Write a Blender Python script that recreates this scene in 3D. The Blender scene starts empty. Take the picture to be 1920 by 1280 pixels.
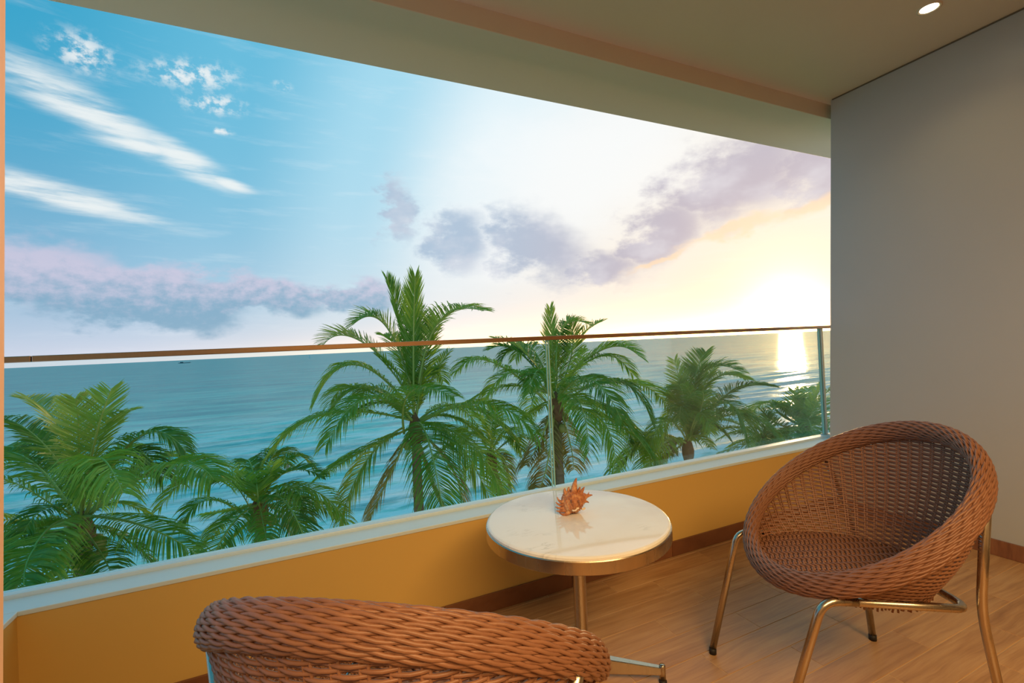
import bpy, math, random
import numpy as np
from mathutils import Vector, Matrix

random.seed(7)
rng = np.random.default_rng(7)
scene = bpy.context.scene
COL = scene.collection

# ------------------------------------------------------------------ camera
FPX, CX, CY, EYE = 878.0, 960.0, 640.0, 1.15
_a = np.array([1900.0, 80.0, FPX]); _a /= np.linalg.norm(_a)
_b = np.array([-405.0, -25.0, FPX]); _b -= _a * (_a @ _b); _b /= np.linalg.norm(_b)
_u = np.cross(_b, _a)
if _u[1] < 0: _u = -_u
CAM = np.array([_a, _b, _u])            # columns: camera right, up, forward in the world
ORG = np.array([0.0, 0.0, EYE])
cam = bpy.data.cameras.new('camera')
cam.sensor_width = 36.0
cam.lens = FPX / 1920.0 * 36.0
cam.clip_start = 0.02
cam.clip_end = 60000.0
cam_o = bpy.data.objects.new('camera', cam)
COL.objects.link(cam_o)
mw = Matrix.Identity(4)
for r in range(3):
    mw[r][0] = CAM[r, 0]; mw[r][1] = CAM[r, 1]; mw[r][2] = -CAM[r, 2]; mw[r][3] = ORG[r]
cam_o.matrix_world = mw
scene.camera = cam_o

def ray(x, y): return CAM @ np.array([(x - CX) / FPX, (CY - y) / FPX, 1.0])
def at(x, y, dist): return ORG + ray(x, y) * dist                 # point at a given depth
def on_z(x, y, z): d = ray(x, y); return ORG + d * ((z - EYE) / d[2])

# ------------------------------------------------------------------ view
vs = scene.view_settings
vs.view_transform = 'Standard'; vs.look = 'None'; vs.gamma = 1.0; vs.use_curve_mapping = False
vs.exposure = 0.08
scene.cycles.max_bounces = 6
scene.cycles.diffuse_bounces = 3
scene.cycles.glossy_bounces = 3
scene.cycles.transmission_bounces = 3
scene.cycles.use_adaptive_sampling = True
scene.cycles.adaptive_threshold = .05
scene.cycles.transparent_max_bounces = 10
scene.cycles.sample_clamp_indirect = 6.0
scene.cycles.use_denoising = True

# ------------------------------------------------------------------ node helpers
class NT:
    def __init__(s, tree): s.t = tree; s.n = tree.nodes; s.l = tree.links
    def new(s, typ, **kw):
        n = s.n.new(typ)
        for k, v in kw.items(): setattr(n, k, v)
        return n
    def put(s, sock, v):
        if isinstance(v, bpy.types.NodeSocket): s.l.new(v, sock)
        elif isinstance(v, (tuple, list)) and sock.type == 'RGBA' and len(v) == 3: sock.default_value = (*v, 1)
        else: sock.default_value = v
    def m(s, op, a, b=None, c=None, clamp=False):
        n = s.new('ShaderNodeMath', operation=op); n.use_clamp = clamp
        s.put(n.inputs[0], a)
        if b is not None: s.put(n.inputs[1], b)
        if c is not None: s.put(n.inputs[2], c)
        return n.outputs[0]
    def vm(s, op, a, b=None):
        n = s.new('ShaderNodeVectorMath', operation=op)
        s.put(n.inputs[0], a)
        if b is not None: s.put(n.inputs[1], b)
        return n.outputs['Value'] if op == 'DOT_PRODUCT' else n.outputs[0]
    def sm(s, x, lo, hi, a=0.0, b=1.0):
        n = s.new('ShaderNodeMapRange', interpolation_type='SMOOTHSTEP')
        s.put(n.inputs[0], x); s.put(n.inputs[1], lo); s.put(n.inputs[2], hi); s.put(n.inputs[3], a); s.put(n.inputs[4], b)
        return n.outputs[0]
    def mix(s, f, a, b, typ='MIX'):
        n = s.new('ShaderNodeMix', data_type='RGBA', blend_type=typ)
        n.clamp_factor = True
        s.put(n.inputs[0], f); s.put(n.inputs[6], a); s.put(n.inputs[7], b)
        return n.outputs[2]
    def ramp(s, f, stops, interp='LINEAR'):
        n = s.new('ShaderNodeValToRGB'); n.color_ramp.interpolation = interp
        e = n.color_ramp.elements
        while len(e) < len(stops): e.new(0.5)
        for k, (p, c) in enumerate(stops): e[k].position = p; e[k].color = (*c, 1)
        s.put(n.inputs[0], f); return n.outputs[0]
    def noise(s, vec, scale, detail=4.0, rough=0.55, dist=0.0):
        n = s.new('ShaderNodeTexNoise')
        s.put(n.inputs['Vector'], vec); s.put(n.inputs['Scale'], scale); n.inputs['Detail'].default_value = detail
        n.inputs['Roughness'].default_value = rough; n.inputs['Distortion'].default_value = dist
        return n.outputs[0]
    def comb(s, x, y, z=0.0):
        n = s.new('ShaderNodeCombineXYZ'); s.put(n.inputs[0], x); s.put(n.inputs[1], y); s.put(n.inputs[2], z); return n.outputs[0]
    def sep(s, v):
        n = s.new('ShaderNodeSeparateXYZ'); s.put(n.inputs[0], v); return n.outputs
    def mapping(s, v, scale=(1, 1, 1), rot=(0, 0, 0), loc=(0, 0, 0)):
        n = s.new('ShaderNodeMapping'); s.put(n.inputs[0], v)
        n.inputs[1].default_value = loc; n.inputs[2].default_value = rot; n.inputs[3].default_value = scale
        return n.outputs[0]
    def bump(s, h, strength=0.3, dist=0.01):
        n = s.new('ShaderNodeBump'); s.put(n.inputs['Height'], h); n.inputs['Strength'].default_value = strength
        n.inputs['Distance'].default_value = dist; return n.outputs[0]

# ------------------------------------------------------------------ world: evening sky over the sea
SUN_AZ, SUN_EL = math.radians(55.5), math.radians(2.2)
SUN = Vector((math.sin(SUN_AZ) * math.cos(SUN_EL), math.cos(SUN_AZ) * math.cos(SUN_EL), math.sin(SUN_EL)))
world = bpy.data.worlds.new('evening_sky'); scene.world = world; world.use_nodes = True
world.node_tree.nodes.clear()
W = NT(world.node_tree)
dirv = W.new('ShaderNodeTexCoord').outputs['Generated']
dx, dy, dz = W.sep(dirv)
az = W.m('MULTIPLY', W.m('ARCTAN2', dx, dy), 57.2958)
el = W.m('MAXIMUM', W.m('MULTIPLY', W.m('ARCSINE', dz), 57.2958), 0.0)
sun_ang = W.m('MULTIPLY', W.m('ARCCOSINE', W.m('MINIMUM', W.vm('DOT_PRODUCT', dirv, tuple(SUN)), 1.0)), 57.2958)
uv = W.comb(az, el)
# blue of the clear sky, whitening towards the sun
sky = W.ramp(W.m('DIVIDE', sun_ang, 100.0, clamp=True), [
    (0.00, (.96, .84, .66)), (0.07, (.96, .86, .72)), (0.16, (.92, .87, .80)), (0.27, (.84, .88, .88)), (0.38, (.72, .86, .92)),
    (0.50, (.34, .66, .82)), (0.62, (.11, .47, .68)), (0.78, (.014, .34, .56)), (1.0, (.012, .31, .53))], 'EASE')
# haze low over the sea: pinkish away from the sun, cream near it
haze_col = W.ramp(W.m('DIVIDE', sun_ang, 100.0, clamp=True), [(0.0, (.92, .74, .52)), (.2, (.94, .79, .64)), (.4, (.90, .80, .76)), (.7, (.70, .70, .80)), (1.0, (.62, .65, .78))])
haze = W.m('POWER', 2.718, W.m('MULTIPLY', el, -0.105))
sky = W.mix(W.m('MULTIPLY', haze, 0.92), sky, haze_col)
n_big = W.noise(W.mapping(uv, (1, 1.6, 1)), 0.10, 4.0, .58)
n_mid = W.noise(W.mapping(uv, (1, 1.7, 1), loc=(13, 5, 0)), 0.26, 5.0, .6)
n_fine = W.noise(W.mapping(uv, (1, 1.4, 1), loc=(3, 41, 0)), 0.85, 4.0, .6)
n_streak = W.noise(W.mapping(uv, (.35, 2.6, 1), rot=(0, 0, math.radians(22))), 0.35, 5.0, .6)
wu = W.m('ADD', az, W.m('MULTIPLY', W.m('SUBTRACT', n_mid, .5), 9.0))
wv = W.m('ADD', el, W.m('MULTIPLY', W.m('SUBTRACT', n_big, .5), 7.0))
wuv = W.comb(wu, wv)
def blob(u0, v0, a, b, rot=0.0, warp=True):
    n = W.new('ShaderNodeMapping', vector_type='TEXTURE'); W.put(n.inputs[0], wuv if warp else uv)
    n.inputs[1].default_value = (u0, v0, 0); n.inputs[2].default_value = (0, 0, math.radians(rot)); n.inputs[3].default_value = (a, b, 1)
    return W.m('POWER', .3679, W.vm('DOT_PRODUCT', n.outputs[0], n.outputs[0]))
def cmax(*a):
    r = a[0]
    for k in a[1:]: r = W.m('MAXIMUM', r, k)
    return r
# thin high veil everywhere
veil = W.sm(n_streak, .50, .78)
sky = W.mix(W.m('MULTIPLY', veil, 0.15), sky, (.88, .91, .93))
# cirrus feathers
cir = cmax(blob(-17.5, 22.4, 9, 1.9, -20, False), blob(-9.5, 19.4, 5.5, 1.5, -24, False), blob(-5.8, 17.8, 2.6, .7, -14, False), blob(-19.5, 14.8, 10, 1.4, -10, False), blob(-13, 20.0, 4, .9, -4, False))
cir = W.sm(W.m('MULTIPLY', cir, W.sm(n_streak, .22, .66, .35, 1.0)), .16, .95)
sky = W.mix(W.m('MULTIPLY', cir, .85), sky, (.88, .90, .88))
# small white puffs high up
puf = cmax(blob(-8.6, 27.0, 4.5, 1.3, 8, False), blob(-6.8, 24.9, 3.2, 1.0, 5, False), blob(-6.4, 22.6, 1.2, .35, 0, False), blob(-.2, 27.6, 1.0, .5, 0, False), blob(-17, 26.5, 2.5, 1.6, 0, False))
puf = W.sm(W.m('MULTIPLY', puf, W.sm(n_fine, .32, .66)), .08, 1.0)
sky = W.mix(W.m('MULTIPLY', puf, .8), sky, (.90, .90, .88))
# bright thick veil high in the middle
mv = cmax(blob(34, 20, 17, 8, 0), blob(23, 13, 9, 6, 0))
sky = W.mix(W.m('MULTIPLY', W.sm(mv, .15, .9), .55), sky, (.93, .94, .94))
# grey violet bank low on the left
bank = cmax(blob(-22, 8.2, 9, 3.8, -8), blob(-13, 6.2, 10, 2.9, -8), blob(-3, 6.4, 8, 2.4, -4), blob(6, 6.3, 6, 1.9, 0), blob(-36, 8, 12, 4))
bank = W.sm(W.m('ADD', bank, W.m('MULTIPLY', W.m('SUBTRACT', n_mid, .5), 1.1)), .28, .70)
bank_col = W.mix(W.sm(W.m('ADD', el, W.m('MULTIPLY', W.m('SUBTRACT', n_fine, .5), 7.0)), 4.0, 9.5), (.19, .37, .52), (.60, .56, .70))
sky = W.mix(W.m('MULTIPLY', bank, .82), sky, bank_col)
# slate clouds in front of the glow
dark = cmax(blob(18.6, 12.8, 4.2, 4.0), blob(12, 16.5, 2.0, 4.4), blob(28.5, 11.6, 7.2, 4.3, -22), blob(35.5, 8.8, 5.4, 2.2, -12), blob(42.5, 11.2, 6.4, 3.0, 26),
            blob(50.5, 16.4, 9.5, 4.3, 14), blob(60, 16.8, 8.0, 4.2, 0), blob(74, 18, 12, 5))
dk = W.sm(W.m('ADD', dark, W.m('MULTIPLY', W.m('SUBTRACT', n_mid, .5), .9)), .18, .85)
dk_col = W.mix(W.sm(sun_ang, 10, 42), (.54, .47, .53), (.40, .52, .66))
dk_col = W.mix(W.sm(n_big, .44, .70, 0, .5), dk_col, (.80, .78, .82))
sky = W.mix(W.m('MULTIPLY', dk, .95), sky, dk_col)
# the lit underside of the big cloud
lit = cmax(blob(51, 11.6, 6.5, .8, 14), blob(59, 13.2, 4.5, .8, 12), blob(42.5, 8.6, 4.0, .55, 20))
sky = W.mix(W.m('MULTIPLY', W.sm(lit, .1, .9), .7), sky, (1.0, .72, .46))
# glow of the sun
g1 = W.m('POWER', 2.718, W.m('MULTIPLY', sun_ang, -0.62))
g2 = W.m('POWER', 2.718, W.m('MULTIPLY', sun_ang, -0.13))
g3 = W.m('MULTIPLY', W.m('POWER', 2.718, W.m('MULTIPLY', W.m('ABSOLUTE', W.m('SUBTRACT', az, 55.5)), -.08)), W.m('POWER', 2.718, W.m('MULTIPLY', el, -.80)))
glow = W.m('ADD', W.m('MULTIPLY', g1, 9.0), W.m('MULTIPLY', g2, .22))
low = W.m('MULTIPLY', g3, 26.0)
sky = W.mix(1.0, sky, W.vm('MULTIPLY', W.comb(low, low, low), (1.0, .52, .13)), 'ADD')
gcol = W.vm('MULTIPLY', W.comb(glow, glow, glow), (1.0, .68, .27))
sky = W.mix(1.0, sky, gcol, 'ADD')
bg = W.new('ShaderNodeBackground'); W.put(bg.inputs[0], sky); bg.inputs[1].default_value = 1.0
W.l.new(bg.outputs[0], W.new('ShaderNodeOutputWorld').inputs[0])
world.cycles.sampling_method = 'MANUAL'; world.cycles.sample_map_resolution = 512

sun = bpy.data.lights.new('sun', 'SUN'); sun.energy = .9; sun.color = (1.0, .60, .28); sun.angle = math.radians(2)
sun_o = bpy.data.objects.new('sun', sun); COL.objects.link(sun_o)
sun_o.rotation_euler = (-SUN).to_track_quat('-Z', 'Y').to_euler()
# warm lamp of the room behind the balcony door
rl = bpy.data.lights.new('room_lamp', 'AREA'); rl.shape = 'RECTANGLE'; rl.size = 2.6; rl.size_y = 1.2; rl.energy = 150; rl.color = (1.0, .62, .26)
rl_o = bpy.data.objects.new('room_lamp', rl); COL.objects.link(rl_o); rl_o.location = (.3, -1.3, 2.50)
rl_o.rotation_euler = (0, 0, 0)

# ------------------------------------------------------------------ materials
def mat(name):
    m = bpy.data.materials.new(name); m.use_nodes = True
    t = NT(m.node_tree); p = m.node_tree.nodes['Principled BSDF']
    return m, t, p
def paint(name, col, rough=.55, var=.05, bump=.05):
    m, t, p = mat(name)
    v = t.new('ShaderNodeTexCoord').outputs['Object']
    n = t.noise(v, 1.6, 5); f = t.noise(v, 180.0, 2)
    c2 = tuple(c * (1 - var * 2) for c in col)
    t.put(p.inputs['Base Color'], t.mix(n, col, c2)); p.inputs['Roughness'].default_value = rough
    t.put(p.inputs['Normal'], t.bump(f, bump, .002)); return m
MAT = {}
MAT['parapet'] = paint('parapet_paint', (.76, .50, .145), .6)
MAT['grey_wall'] = paint('grey_beige_paint', (.49, .51, .505), .38)
MAT['ceiling'] = paint('ceiling_paint', (.86, .75, .60), .5)
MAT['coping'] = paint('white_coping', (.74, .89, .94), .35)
MAT['room'] = paint('room_paint', (.58, .48, .35), .6)
MAT['room_floor'] = paint('room_dark_floor', (.10, .06, .035), .6)
MAT['jamb'] = paint('salmon_jamb', (.80, .52, .36), .45)
MAT['gap'] = paint('shadow_gap', (.16, .13, .09), .7)

def wood(name, dark, mid, light, rough=.38):
    m, t, p = mat(name)
    oi = t.new('ShaderNodeObjectInfo').outputs['Random']
    v = t.vm('ADD', t.new('ShaderNodeTexCoord').outputs['Object'], t.comb(t.m('MULTIPLY', oi, 37.0), t.m('MULTIPLY', oi, 11.0), 0.0))
    warp = t.noise(t.mapping(v, (2.2, 5.0, 2)), 1.0, 3)
    wv_ = t.vm('ADD', v, t.comb(0.0, t.m('MULTIPLY', warp, .06), 0.0))
    a = t.noise(t.mapping(wv_, (1.6, 26.0, 4)), 1.6, 6, .6)
    b = t.noise(t.mapping(wv_, (5.0, 140.0, 8)), 1.2, 4, .6)
    g = t.m('ADD', t.m('MULTIPLY', a, .75), t.m('MULTIPLY', b, .25))
    c = t.ramp(g, [(.30, dark), (.5, mid), (.72, light)])
    patch = t.noise(t.mapping(v, (1.3, 3.0, 1)), 1.5, 2)
    c = t.mix(t.sm(patch, .45, .75, 0, .45), c, light)
    c = t.mix(t.m('MULTIPLY', oi, .35), c, dark)
    t.put(p.inputs['Base Color'], c)
    t.put(p.inputs['Roughness'], t.m('ADD', t.m('MULTIPLY', a, .2), rough - .1))
    t.put(p.inputs['Normal'], t.bump(g, .18, .002)); return m
MAT['plank'] = wood('wood_tile', (.30, .14, .052), (.50, .27, .11), (.66, .41, .19))
MAT['skirting'] = wood('wood_skirting', (.15, .055, .025), (.24, .095, .04), (.34, .15, .065), .45)
MAT['grout'] = paint('tile_grout', (.62, .42, .22), .8)

def metal(name, col, rough):
    m, t, p = mat(name)
    n = t.noise(t.mapping(t.new('ShaderNodeTexCoord').outputs['Object'], (60, 60, 3)), 1.5, 3)
    t.put(p.inputs['Base Color'], t.mix(n, col, tuple(c * .85 for c in col)))
    p.inputs['Metallic'].default_value = 1.0; t.put(p.inputs['Roughness'], t.m('ADD', t.m('MULTIPLY', n, .12), rough - .06)); return m
MAT['steel'] = metal('warm_brushed_steel', (.60, .52, .41), .26)
MAT['rail'] = metal('copper_toned_rail', (.56, .36, .23), .32)
MAT['rubber'] = paint('black_rubber', (.015, .014, .014), .6)

def wicker(name, col, col2):
    m, t, p = mat(name)
    v = t.new('ShaderNodeTexCoord').outputs['Object']
    n = t.noise(v, 34.0, 3); f = t.noise(v, 420.0, 2)
    t.put(p.inputs['Base Color'], t.mix(n, col, col2)); p.inputs['Roughness'].default_value = .42
    p.inputs['Specular IOR Level'].default_value = .45
    t.put(p.inputs['Normal'], t.bump(f, .15, .001)); return m
MAT['wicker'] = wicker('brown_wicker', (.30, .142, .082), (.205, .09, .05))
MAT['wicker_core'] = wicker('wicker_core', (.13, .045, .02), (.09, .03, .014))

m, t, p = mat('white_marble')
v = t.new('ShaderNodeTexCoord').outputs['Object']
n = t.noise(t.mapping(v, (1.0, 2.6, 1), rot=(0, 0, .6)), 5.5, 8, .62, 1.2)
vein = t.sm(t.m('ABSOLUTE', t.m('SUBTRACT', n, .5)), .0, .035, 1.0, 0.0)
sp = t.sm(t.noise(v, 7.0, 3), .5, .7)
c = t.mix(t.m('MULTIPLY', t.m('MULTIPLY', vein, sp), .5), (.93, .94, .91), (.50, .50, .44))
c = t.mix(t.sm(t.noise(t.mapping(v, loc=(4, 2, 0)), 4.0, 4), .5, .75, 0, .35), c, (.86, .76, .62))
t.put(p.inputs['Base Color'], c); p.inputs['Roughness'].default_value = .07; p.inputs['IOR'].default_value = 1.65
MAT['marble'] = m

def glass(name, tint, refl=1.0):
    m = bpy.data.materials.new(name); m.use_nodes = True; m.node_tree.nodes.clear(); t = NT(m.node_tree)
    fr = t.new('ShaderNodeFresnel'); fr.inputs[0].default_value = 1.45
    tr = t.new('ShaderNodeBsdfTransparent'); tr.inputs[0].default_value = (*tint, 1)
    gl = t.new('ShaderNodeBsdfGlossy'); gl.inputs['Roughness'].default_value = .01
    mx = t.new('ShaderNodeMixShader'); t.put(mx.inputs[0], t.m('MULTIPLY', fr.outputs[0], refl))
    t.l.new(tr.outputs[0], mx.inputs[1]); t.l.new(gl.outputs[0], mx.inputs[2])
    t.l.new(mx.outputs[0], t.new('ShaderNodeOutputMaterial').inputs[0]); return m
MAT['glass'] = glass('balustrade_glass', (.93, .985, .965), .25)
m, t, p = mat('glass_edge_green'); p.inputs['Base Color'].default_value = (.42, .74, .66, 1); p.inputs['Roughness'].default_value = .15
MAT['glass_edge'] = m

def leaf(name, a, b, c, trans=.45):
    m = bpy.data.materials.new(name); m.use_nodes = True; m.node_tree.nodes.clear(); t = NT(m.node_tree)
    oi = t.new('ShaderNodeObjectInfo').outputs['Random']
    v = t.new('ShaderNodeTexCoord').outputs['Object']
    n = t.noise(t.vm('ADD', v, t.comb(t.m('MULTIPLY', oi, 50.0), 0.0, 0.0)), 1.1, 3)
    f = t.noise(v, 9.0, 2)
    k = t.m('ADD', t.m('MULTIPLY', oi, .5), t.m('MULTIPLY', n, .5))
    col = t.ramp(t.m('ADD', k, t.m('MULTIPLY', t.m('SUBTRACT', f, .5), .3)), [(.20, a), (.45, b), (.72, c)])
    d = t.new('ShaderNodeBsdfPrincipled'); t.put(d.inputs['Base Color'], col); d.inputs['Roughness'].default_value = .4
    tr = t.new('ShaderNodeBsdfTranslucent'); t.put(tr.inputs[0], t.mix(.55, col, c))
    mx = t.new('ShaderNodeMixShader'); mx.inputs[0].default_value = trans
    t.l.new(d.outputs[0], mx.inputs[1]); t.l.new(tr.outputs[0], mx.inputs[2])
    t.l.new(mx.outputs[0], t.new('ShaderNodeOutputMaterial').inputs[0]); return m
MAT['leaf'] = leaf('palm_leaf', (.035, .15, .018), (.14, .33, .028), (.42, .54, .05))
MAT['leaf_young'] = leaf('palm_leaf_young', (.20, .40, .04), (.36, .50, .06), (.56, .54, .12), .5)
MAT['leaf_dry'] = leaf('palm_leaf_dry', (.13, .13, .025), (.26, .21, .045), (.42, .32, .08), .35)
m, t, p = mat('frond_stalk'); p.inputs['Base Color'].default_value = (.40, .46, .09, 1); p.inputs['Roughness'].default_value = .45
MAT['stalk'] = m
m, t, p = mat('palm_trunk')
v = t.new('ShaderNodeTexCoord').outputs['Object']
c = t.mix(t.noise(t.mapping(v, (3, 3, 14)), 1.4, 5), (.13, .075, .035), (.36, .24, .13)); t.put(p.inputs['Base Color'], c); p.inputs['Roughness'].default_value = .9
t.put(p.inputs['Normal'], t.bump(t.noise(t.mapping(v, (4, 4, 22)), 2.0, 4), .6, .03)); MAT['trunk'] = m
m, t, p = mat('palm_fibre'); c = t.mix(t.noise(t.new('ShaderNodeTexCoord').outputs['Object'], 12, 4), (.10, .035, .015), (.34, .17, .06)); t.put(p.inputs['Base Color'], c); p.inputs['Roughness'].default_value = .9
MAT['fibre'] = m
MAT['coconut'] = paint('green_coconut', (.34, .30, .06), .5)

# ------------------------------------------------------------------ mesh helpers
class MB:
    def __init__(s): s.v = []; s.f = []; s.n = 0
    def add(s, v, f):
        v = np.asarray(v, float)
        s.v.append(v); s.f.extend([tuple(int(i) + s.n for i in q) for q in f]); s.n += len(v)
    def box(s, x0, x1, y0, y1, z0, z1):
        s.add([(x, y, z) for x in (x0, x1) for y in (y0, y1) for z in (z0, z1)],
              [(0, 1, 3, 2), (4, 6, 7, 5), (0, 4, 5, 1), (2, 3, 7, 6), (0, 2, 6, 4), (1, 5, 7, 3)])
    def hexa(s, lo, hi):                                    # 4 low points, 4 high points, both counter-clockwise
        s.add(list(lo) + list(hi), [(3, 2, 1, 0), (4, 5, 6, 7)] + [(k, (k + 1) % 4, 4 + (k + 1) % 4, 4 + k) for k in range(4)])
    def tube(s, pts, rad, sides=8, closed=False, caps=True, flat=None):
        P = np.asarray(pts, float); N = len(P)
        R = np.full(N, rad, float) if np.isscalar(rad) else np.asarray(rad, float)
        if closed: T = np.roll(P, -1, 0) - np.roll(P, 1, 0)
        else: T = np.gradient(P, axis=0)
        T /= np.maximum(np.linalg.norm(T, axis=1, keepdims=True), 1e-12)
        ref = np.array([0, 0, 1.0]) if abs(T[0][2]) < .9 else np.array([1.0, 0, 0])
        A = np.zeros_like(P); a = np.cross(T[0], ref); a /= np.linalg.norm(a)
        for k in range(N):
            a = a - T[k] * (a @ T[k]); a /= max(np.linalg.norm(a), 1e-12); A[k] = a
        if closed:                                        # close the frame without a seam
            last = A[-1] - T[0] * (A[-1] @ T[0]); ang = math.atan2(np.cross(last, A[0]) @ T[0], last @ A[0])
            w_ = np.arange(N)[:, None] / N * ang; A = A * np.cos(w_) + np.cross(T, A) * np.sin(w_)
        B = np.cross(T, A)
        ph = np.linspace(0, 2 * np.pi, sides, endpoint=False)
        V = P[:, None] + R[:, None, None] * (np.cos(ph)[None, :, None] * A[:, None] + np.sin(ph)[None, :, None] * B[:, None])
        F = []
        for k in range(N if closed else N - 1):
            k2 = (k + 1) % N
            for j in range(sides):
                j2 = (j + 1) % sides; F.append((k * sides + j, k * sides + j2, k2 * sides + j2, k2 * sides + j))
        if caps and not closed:
            F.append(tuple(range(sides - 1, -1, -1))); F.append(tuple((N - 1) * sides + j for j in range(sides)))
        s.add(V.reshape(-1, 3), F)
    def lathe(s, prof, n=48, c=(0, 0, 0)):
        prof = np.asarray(prof, float); th = np.linspace(0, 2 * np.pi, n, endpoint=False)
        V = np.stack([prof[:, None, 0] * np.cos(th), prof[:, None, 0] * np.sin(th), np.repeat(prof[:, 1:2], n, 1)], 2) + np.array(c)
        m_ = len(prof)
        F = [(k * n + j, k * n + (j + 1) % n, (k + 1) * n + (j + 1) % n, (k + 1) * n + j) for k in range(m_ - 1) for j in range(n)]
        s.add(V.reshape(-1, 3), F)
    def mesh(s, name, mats, smooth=False):
        me = bpy.data.meshes.new(name)
        me.from_pydata(np.concatenate(s.v).tolist(), [], s.f)
        for k in (mats if isinstance(mats, (list, tuple)) else [mats]): me.materials.append(MAT[k] if isinstance(k, str) else k)
        if smooth: me.shade_smooth()
        me.update(); return me
    def obj(s, name, mats, parent=None, smooth=False, bevel=0.0):
        return link(name, s.mesh(name, mats, smooth), parent, bevel)
def link(name, me, parent=None, bevel=0.0):
    o = bpy.data.objects.new(name, me); COL.objects.link(o)
    if parent is not None: o.parent = parent
    if bevel:
        b = o.modifiers.new('bevel', 'BEVEL'); b.width = bevel; b.segments = 2; b.limit_method = 'ANGLE'
    return o
def empty(name, loc=(0, 0, 0), rz=0.0):
    o = bpy.data.objects.new(name, None); COL.objects.link(o); o.location = loc; o.rotation_euler = (0, 0, rz); o.empty_display_size = .1; return o
def tag(o, label=None, cat=None, group=None, kind=None):
    if label: o['label'] = label
    if cat: o['category'] = cat
    if group: o['group'] = group
    if kind: o['kind'] = kind
    return o
def struct(o, label=None): return tag(o, label, kind='structure')
def bezier(a, m_, b, n):
    a, m_, b = map(np.asarray, (a, m_, b)); c = 2 * m_ - (a + b) / 2
    t_ = np.linspace(0, 1, n)[:, None]; return (1 - t_) ** 2 * a + 2 * t_ * (1 - t_) * c + t_ ** 2 * b
def fillet(pts, r, n=6):
    pts = [np.asarray(q, float) for q in pts]; out = [pts[0]]
    for k in range(1, len(pts) - 1):
        p, a, b = pts[k], pts[k - 1] - pts[k], pts[k + 1] - pts[k]
        la, lb = np.linalg.norm(a), np.linalg.norm(b); rr = min(r, la * .48, lb * .48)
        s_, e_ = p + a / la * rr, p + b / lb * rr
        for t_ in np.linspace(0, 1, n): out.append((1 - t_) ** 2 * s_ + 2 * t_ * (1 - t_) * p + t_ ** 2 * e_)
    out.append(pts[-1]); return np.array(out)
def dense(pts, n):
    pts = np.asarray(pts, float); d = np.r_[0, np.cumsum(np.linalg.norm(np.diff(pts, axis=0), axis=1))]
    t_ = np.linspace(0, d[-1], n); return np.stack([np.interp(t_, d, pts[:, k]) for k in range(3)], 1)

# ------------------------------------------------------------------ the balcony shell
YP = 1.917                               # inner face of the parapet
XL, XR0, LEAN = -.79, 3.114, .0416       # left return wall, right wall at the floor and its lean
CEIL = 2.65
# floor with wood-look tiles
b = MB(); b.box(-1.1, 3.45, -.10, YP + .1, -.14, -.0014); floor = b.obj('floor', 'grout'); struct(floor, 'balcony floor of brown wood-look planks')
PW, PL = .1215, .616
rows = [1.8917 - PW * k for k in range(18)]
offs = [1.289, 1.494, 1.594, 1.292, 1.61, 1.289, 1.602, 1.40, 1.13, 1.50, 1.24, 1.62, 1.33, 1.10, 1.55, 1.2, 1.45, 1.3]
def plank_mesh(l, w):
    q = MB(); e = .0012
    q.hexa([(0, 0, -.006), (l, 0, -.006), (l, w, -.006), (0, w, -.006)], [(0, 0, -e), (l, 0, -e), (l, w, -e), (0, w, -e)])
    q.add([(0, 0, -e), (l, 0, -e), (l, w, -e), (0, w, -e), (e, e, 0), (l - e, e, 0), (l - e, w - e, 0), (e, w - e, 0)],
          [(0, 1, 5, 4), (1, 2, 6, 5), (2, 3, 7, 6), (3, 0, 4, 7), (4, 5, 6, 7)])
    return q.mesh('floor_plank', 'plank')
GAP = .0022
full = plank_mesh(PL - GAP, PW - GAP)
strip = {}
def planks_row(y0, w, off):
    x = off - math.ceil((off + .85) / PL) * PL
    while x < 3.13:
        a, c = max(x, XL), min(x + PL, 3.13)
        if c - a > .03:
            key = (round(c - a, 3), round(w, 3))
            if abs(c - a - PL) < 1e-3 and abs(w - PW) < 1e-3: me = full
            else: me = strip.setdefault(key, None) or plank_mesh(c - a - GAP, w - GAP); strip[key] = me
            o = link('floor_plank', me, floor); o.location = (a + GAP / 2, y0 + GAP / 2, 0)
        x += PL
planks_row(1.8917, YP - 1.8917, 1.0)
for k, y in enumerate(rows):
    if y - PW < -.1: break
    planks_row(y - PW, PW, offs[k])
# parapet wall, coping, left return, right wall
b = MB(); b.box(XL - .02, 4.3, YP, 2.14, -.14, .405); struct(b.obj('wall_front', 'parapet', bevel=.002), 'low ochre parapet wall under the glass')
b = MB(); b.box(XL - .25, XL, .30, 2.14, -.14, .405); struct(b.obj('wall_left', 'parapet', bevel=.002), 'low return wall at the left end')
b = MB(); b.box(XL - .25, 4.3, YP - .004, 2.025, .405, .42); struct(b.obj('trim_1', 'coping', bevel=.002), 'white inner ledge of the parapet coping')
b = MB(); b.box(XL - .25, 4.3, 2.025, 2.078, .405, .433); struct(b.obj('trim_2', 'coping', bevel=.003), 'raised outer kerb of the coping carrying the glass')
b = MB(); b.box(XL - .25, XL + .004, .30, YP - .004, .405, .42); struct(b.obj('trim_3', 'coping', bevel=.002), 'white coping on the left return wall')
def xr(z): return XR0 + LEAN * z
def yr(z): return 1.93 - .0264 * z
b = MB(); zt = CEIL + .05
b.hexa([(xr(-.14), .30, -.14), (3.75, .30, -.14), (3.75, yr(-.14), -.14), (xr(-.14), yr(-.14), -.14)], [(xr(zt), .30, zt), (3.75, .30, zt), (3.75, yr(zt), zt), (xr(zt), yr(zt), zt)])
struct(b.obj('wall_right', 'grey_wall'), 'plain grey-beige side wall')
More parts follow.
